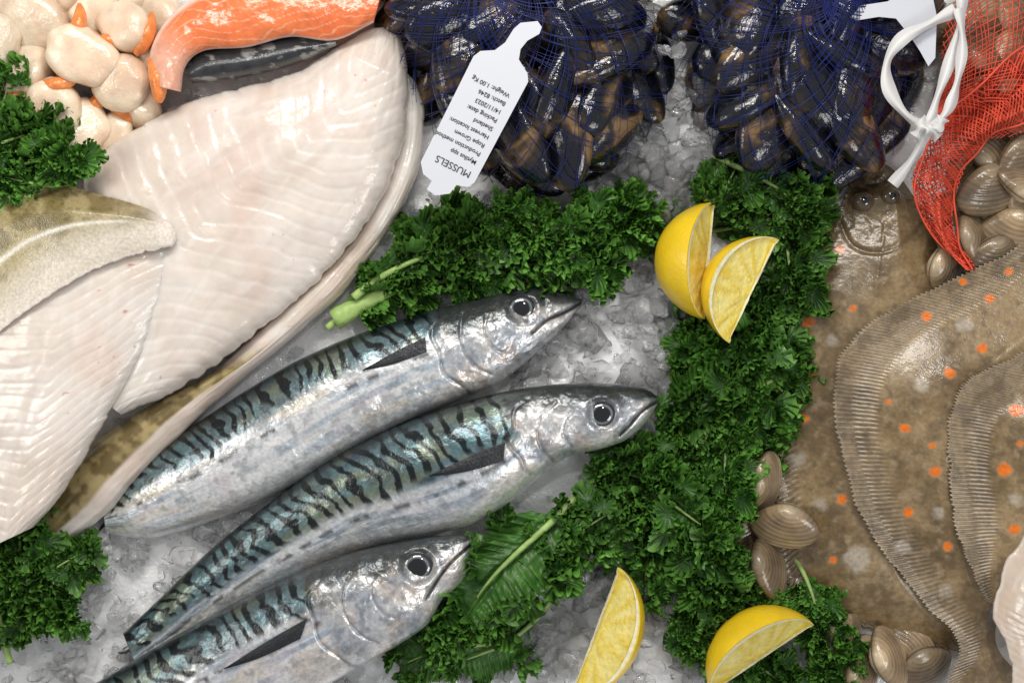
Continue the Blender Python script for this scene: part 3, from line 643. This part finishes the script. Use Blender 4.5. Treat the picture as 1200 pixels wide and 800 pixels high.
# ---------- LEMONS
def lemon(tA,tB,side,roll,z,alpha=78,bul=.52):
    a=WV(*tA,z); b=WV(*tB,z); c=(a+b)/2; ex=(b-a).normalized(); hl=(b-a).length/2
    n=Vector((-ex.y,ex.x,0))*side; zz=Vector((0,0,1)); ro=math.radians(roll)
    d0=n*math.cos(ro)+zz*math.sin(ro); d1=-n*math.sin(ro)+zz*math.cos(ro)
    ex,d0,d1,c=[np.array(q) for q in (ex,d0,d1,c)]
    nx=60; x=np.sin(np.linspace(-np.pi/2,np.pi/2,nx))
    r=bul*np.clip(1-np.abs(x)**2.1,0,1)**.62+.012
    al=math.radians(alpha/2)
    nth=34; th=np.linspace(-al,al,nth)
    def P(X,Rr,Th): return c+X[...,None]*hl*ex+(Rr*np.cos(Th))[...,None]*d0+(Rr*np.sin(Th))[...,None]*d1
    X=x[:,None]*np.ones((1,nth)); V=P(X,r[:,None]*np.ones((1,nth)),th[None,:]*np.ones((nx,1)))
    ob=mk('lemon_wedge',V.reshape(-1,3),gridF(nx,nth,False),M_rind,label='fresh yellow lemon wedge resting on kale',cat='lemon wedge',group='lemon wedges')
    nr=60; q=np.linspace(0,1,nr); VV=[];FF=[];CCc=[]
    for i,sg in enumerate((1,-1)):
        X=x[:,None]*np.ones((1,nr)); Q=q[None,:]*np.ones((nx,1))
        TH=sg*al*np.ones_like(X); R_=r[:,None]*Q
        inner=sst(.88,.84,Q)*sst(.96,.88,np.abs(X))
        V=P(X,R_,TH); nrm=-math.sin(sg*al)*d0+math.cos(sg*al)*d1
        ang=np.arctan2(R_+.02,X*hl*.9); ves=fbm(ang*9,np.hypot(R_,X*hl)*3,5+i)
        V=V-(sg*nrm)[None,None,:]*(inner*(.012+.035*ves))[...,None]
        fl=mix((.80,.60,.07),(.88,.74,.22),sst(.35,.65,ves))
        mem=np.exp(-((np.abs(X)-.45*Q-.18)/.02)**2)*.3
        pith=np.maximum(sst(.86,.90,Q),sst(.05,.02,Q)); cc_=mix(fl,(.90,.85,.60),np.maximum(pith,mem))
        cc_=mix(cc_,(.87,.62,.04),sst(.945,.975,Q))
        VV.append(V.reshape(-1,3)); FF+=gridF(nx,nr,False,i*nx*nr); CCc.append(cc_.reshape(-1,3))
    mk('flesh',np.vstack(VV),FF,M_lem,np.vstack(CCc),parent=ob)
lemon((838,237),(826,374),-1,20,.72,bul=.61)
lemon((913,281),(855,402),-1,-12,.90,bul=.58)
lemon((724,664),(668,812),1,-6,.58,bul=.54)
lemon((954,732),(834,812),-1,5,.70,bul=.57)
# ---------- KALE
def kpatch(R,n1,n2,na=216,nr=13):
    rs=np.linspace(0,1,nr)[:,None]; th=np.linspace(0,2*np.pi,na,endpoint=False)[None,:]
    p1,p2,p3,p4=[random.uniform(0,6.28) for _ in range(4)]
    ph=n2*th+p2+1.3*np.sin(2*th+p4)+.8*np.sin(3*th+p1)
    cup=random.uniform(.2,1.0)
    rad=R*(rs*(1+.25*np.sin(2*th+p3)+.14*np.sin(3*th+p4))*(1-.35*cup*rs**2))
    amp=(rs**2.0)*(.85+.45*np.sin(3*th+p4))
    z=R*(cup*rs**2.2+.40*rs**1.5*np.sin(n1*th+p1+.7*np.sin(th+p3)))+.052*amp*np.sin(ph)+.012*rs**4*np.sin(2.6*ph+p1)
    rad=rad+.048*amp*np.cos(ph+.5)+.010*rs**4*np.cos(2.6*ph)
    tw=.045*amp*np.sin(2*ph+1.)/max(R,.1)
    x=rad*np.cos(th+tw); y=rad*np.sin(th+tw)
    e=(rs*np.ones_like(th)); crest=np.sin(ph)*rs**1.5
    return np.stack([x,y,z],-1).reshape(-1,3),gridF(nr,na,True),e.reshape(-1),crest.reshape(-1)
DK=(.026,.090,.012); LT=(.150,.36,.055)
def kleaf(seed,flat=False):
    random.seed(seed); Ln=2.0
    VV=[];FF=[];CC_=[];off=0
    def rib(u): return np.stack([u*Ln-Ln/2,.16*np.sin(u*3+seed),.18*np.sin(np.pi*u)],-1)
    hw=lambda u:(.60 if flat else .36)*np.sin(np.pi*np.clip(u*.88+.08,0,1))**.6
    nu,nv=240,61
    u=np.linspace(.06,1,nu)[:,None]; v=np.linspace(-1,1,nv)[None,:]; sg=np.sign(v)
    lob=1+1.2*(fbm(u*4+sg*7,0*u+seed+sg*3,seed,2)-.5)
    wv=hw(u)*(1+(lob-1)*np.abs(v)); c=rib(u[:,0])
    ph1=2*np.pi*3*u+2*sg+seed+2*np.sin(5*u+sg); ph2=2*np.pi*15*u+2.5*np.abs(v)+5*np.sin(6*u+sg*2)
    x=c[:,0:1]+wv*np.abs(v)*.5+.04*np.abs(v)**2*np.sin(ph2+1.4); y=c[:,1:2]+wv*v+.04*sg*np.abs(v)**2*np.cos(ph2)
    z=c[:,2:3]+.12*np.abs(v)**1.4*np.sin(ph1)+.06*np.abs(v)**1.8*np.sin(ph2)+.12*(fbm(u*10,v*4+9,seed)-.5)-.03*np.exp(-(v/.07)**2)+.10*np.abs(v)
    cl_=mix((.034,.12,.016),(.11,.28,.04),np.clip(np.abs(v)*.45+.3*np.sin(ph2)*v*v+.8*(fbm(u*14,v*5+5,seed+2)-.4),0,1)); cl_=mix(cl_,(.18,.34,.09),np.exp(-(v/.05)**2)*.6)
    VV.append(np.stack([x,y,z],-1).reshape(-1,3)); FF+=gridF(nu,nv,False); CC_.append(cl_.reshape(-1,3)); off=nu*nv
    for i in range(18 if flat else 21):
        uu=random.uniform(.14,1.0); sd=random.choice((-1,1)); kk=random.choice((.85,1.0,1.15)) if flat else random.choice((.5,.85,1.,1.2))
        R=random.uniform(.18,.30) if flat else random.uniform(.22,.44)
        V,F,e,crs=kpatch(R,random.choice((2,3)),int(round(2*math.pi*R/.145)))
        c0=rib(np.array([uu]))[0]; w0=float(hw(uu))
        pos=c0+np.array([w0*kk*.45,sd*w0*kk,random.uniform(-.14,.24)])
        nrm=Vector((random.gauss(.1,.4),sd*.45+random.gauss(0,.4),1)).normalized()
        q=np.array(nrm.to_track_quat('Z','Y').to_matrix())
        V=V@q.T+pos
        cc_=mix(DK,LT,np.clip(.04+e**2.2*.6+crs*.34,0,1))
        VV.append(V); FF+=[tuple(a+off for a in f) for f in F]; CC_.append(cc_); off+=len(V)
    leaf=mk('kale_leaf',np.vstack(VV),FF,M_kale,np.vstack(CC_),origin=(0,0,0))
    k=np.linspace(-.20,.84,40); P=rib(k)+np.array([0,0,.08])
    V,F=tube(P,np.linspace(.07,.014,40),8); F=F+[tuple(range(8))]
    st=mk('stem',V,F,M_stem,origin=(0,0,0)); me=(leaf.data,st.data); bpy.data.objects.remove(leaf); bpy.data.objects.remove(st)
    return me
KL=[kleaf(i+1) for i in range(8)]; KF=[kleaf(i+20,True) for i in range(3)]
random.seed(11)
kale=[(455,338,.20,40,.6,0),(505,300,.3,35,.72,0),(550,318,.18,10,.55,0),(555,268,.40,20,.62,0),(608,298,.25,-5,.68,0),(658,290,.36,-20,.62,0),(700,262,.4,20,.58,0),(748,250,.28,-15,.52,0),(620,262,.5,170,.42,0),
 (840,222,.40,50,.55,0),(905,232,.38,-40,.6,0),(938,248,.3,80,.40,0),(925,305,.25,-70,.58,0),(900,350,.20,-110,.52,0),(880,255,.3,10,.5,0),
 (812,412,.20,100,.44,0),(855,422,.40,20,.62,0),(905,418,.28,-30,.48,0),(878,480,.22,-60,.58,0),(830,470,.42,200,.60,0),(798,528,.25,220,.54,0),(850,545,.38,-80,.54,0),(745,552,.26,170,.56,0),(790,580,.45,-50,.68,0),(835,605,.22,-90,.56,0),(718,602,.38,200,.58,0),(768,640,.22,-100,.58,0),(825,668,.45,-70,.6,0),(872,700,.22,-40,.5,0),(808,715,.25,-110,.45,0),(852,752,.35,-60,.48,0),(905,790,.2,-20,.42,0),
 (668,625,.28,235,.6,1),(605,660,.45,235,.82,1),(560,695,.30,250,.58,1),(575,750,.25,215,.58,1),(512,768,.25,200,.48,1),
 (960,715,.3,-60,.46,0),(975,778,.3,-100,.45,0),
 (20,655,.45,80,.66,0),(60,665,.45,20,.5,0),(25,715,.4,200,.66,0),(60,700,.35,-30,.4,0),(5,690,.5,100,.6,0),
 (10,132,.75,70,.5,0),(12,170,.9,10,.56,0),(56,190,1.,20,.46,0),(22,212,1.0,180,.42,0)]
for (x,y,z,a,sc,fl) in kale:
    ms=random.choice(KF if fl else KL)
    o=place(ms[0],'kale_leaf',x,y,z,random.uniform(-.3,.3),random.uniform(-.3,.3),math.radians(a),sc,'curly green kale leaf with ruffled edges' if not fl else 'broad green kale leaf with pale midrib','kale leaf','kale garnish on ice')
    s=bpy.data.objects.new('stem',ms[1]); COL.objects.link(s); s.parent=o
k=np.linspace(0,1,12)
pts=W(np.array([392+v*70 for v in k]),np.array([374-v*38 for v in k]),.36+0*k)
V,F=tube(pts,.13-.05*k,12); F=F+[tuple(range(12))]
mk('kale_stalk',V,F,M_stem,label='pale green cut kale stalk beside white fillet',cat='kale')
# ---------- LIGHTS
def area(name,loc,tgt,sx,sy,e,c=(1,1,1)):
    l=bpy.data.lights.new(name,'AREA'); l.shape='RECTANGLE'; l.size=sx; l.size_y=sy; l.energy=e; l.color=c
    o=bpy.data.objects.new(name,l); COL.objects.link(o); o.location=loc; o.rotation_euler=(Vector(tgt)-Vector(loc)).to_track_quat('-Z','Y').to_euler()
area('lamp_key',(-2,10,12),(0,0,0),9,3,1480,(1,.96,.91))
area('lamp_side',(-11,1,9),(0,0,0),5,3,340,(1,.955,.89))
area('lamp_fill',(9,-6,11),(0,0,0),5,3,420,(.99,.98,.97))
area('lamp_spot',(3,6,14),(0,0,0),.8,.8,300,(1,.98,.95))
w=bpy.data.worlds.new('World'); bpy.context.scene.world=w; w.use_nodes=True
w.node_tree.nodes['Background'].inputs[0].default_value=(.98,.98,1,1); w.node_tree.nodes['Background'].inputs[1].default_value=.36
cam=bpy.data.cameras.new('camera'); co=bpy.data.objects.new('camera',cam); COL.objects.link(co); co.location=(0,0,H)
cam.sensor_width=36; cam.lens=54; cam.clip_end=200; cam.clip_start=.1
s=bpy.context.scene; s.camera=co
s.view_settings.view_transform='Standard'; s.view_settings.look='None'; s.view_settings.exposure=0
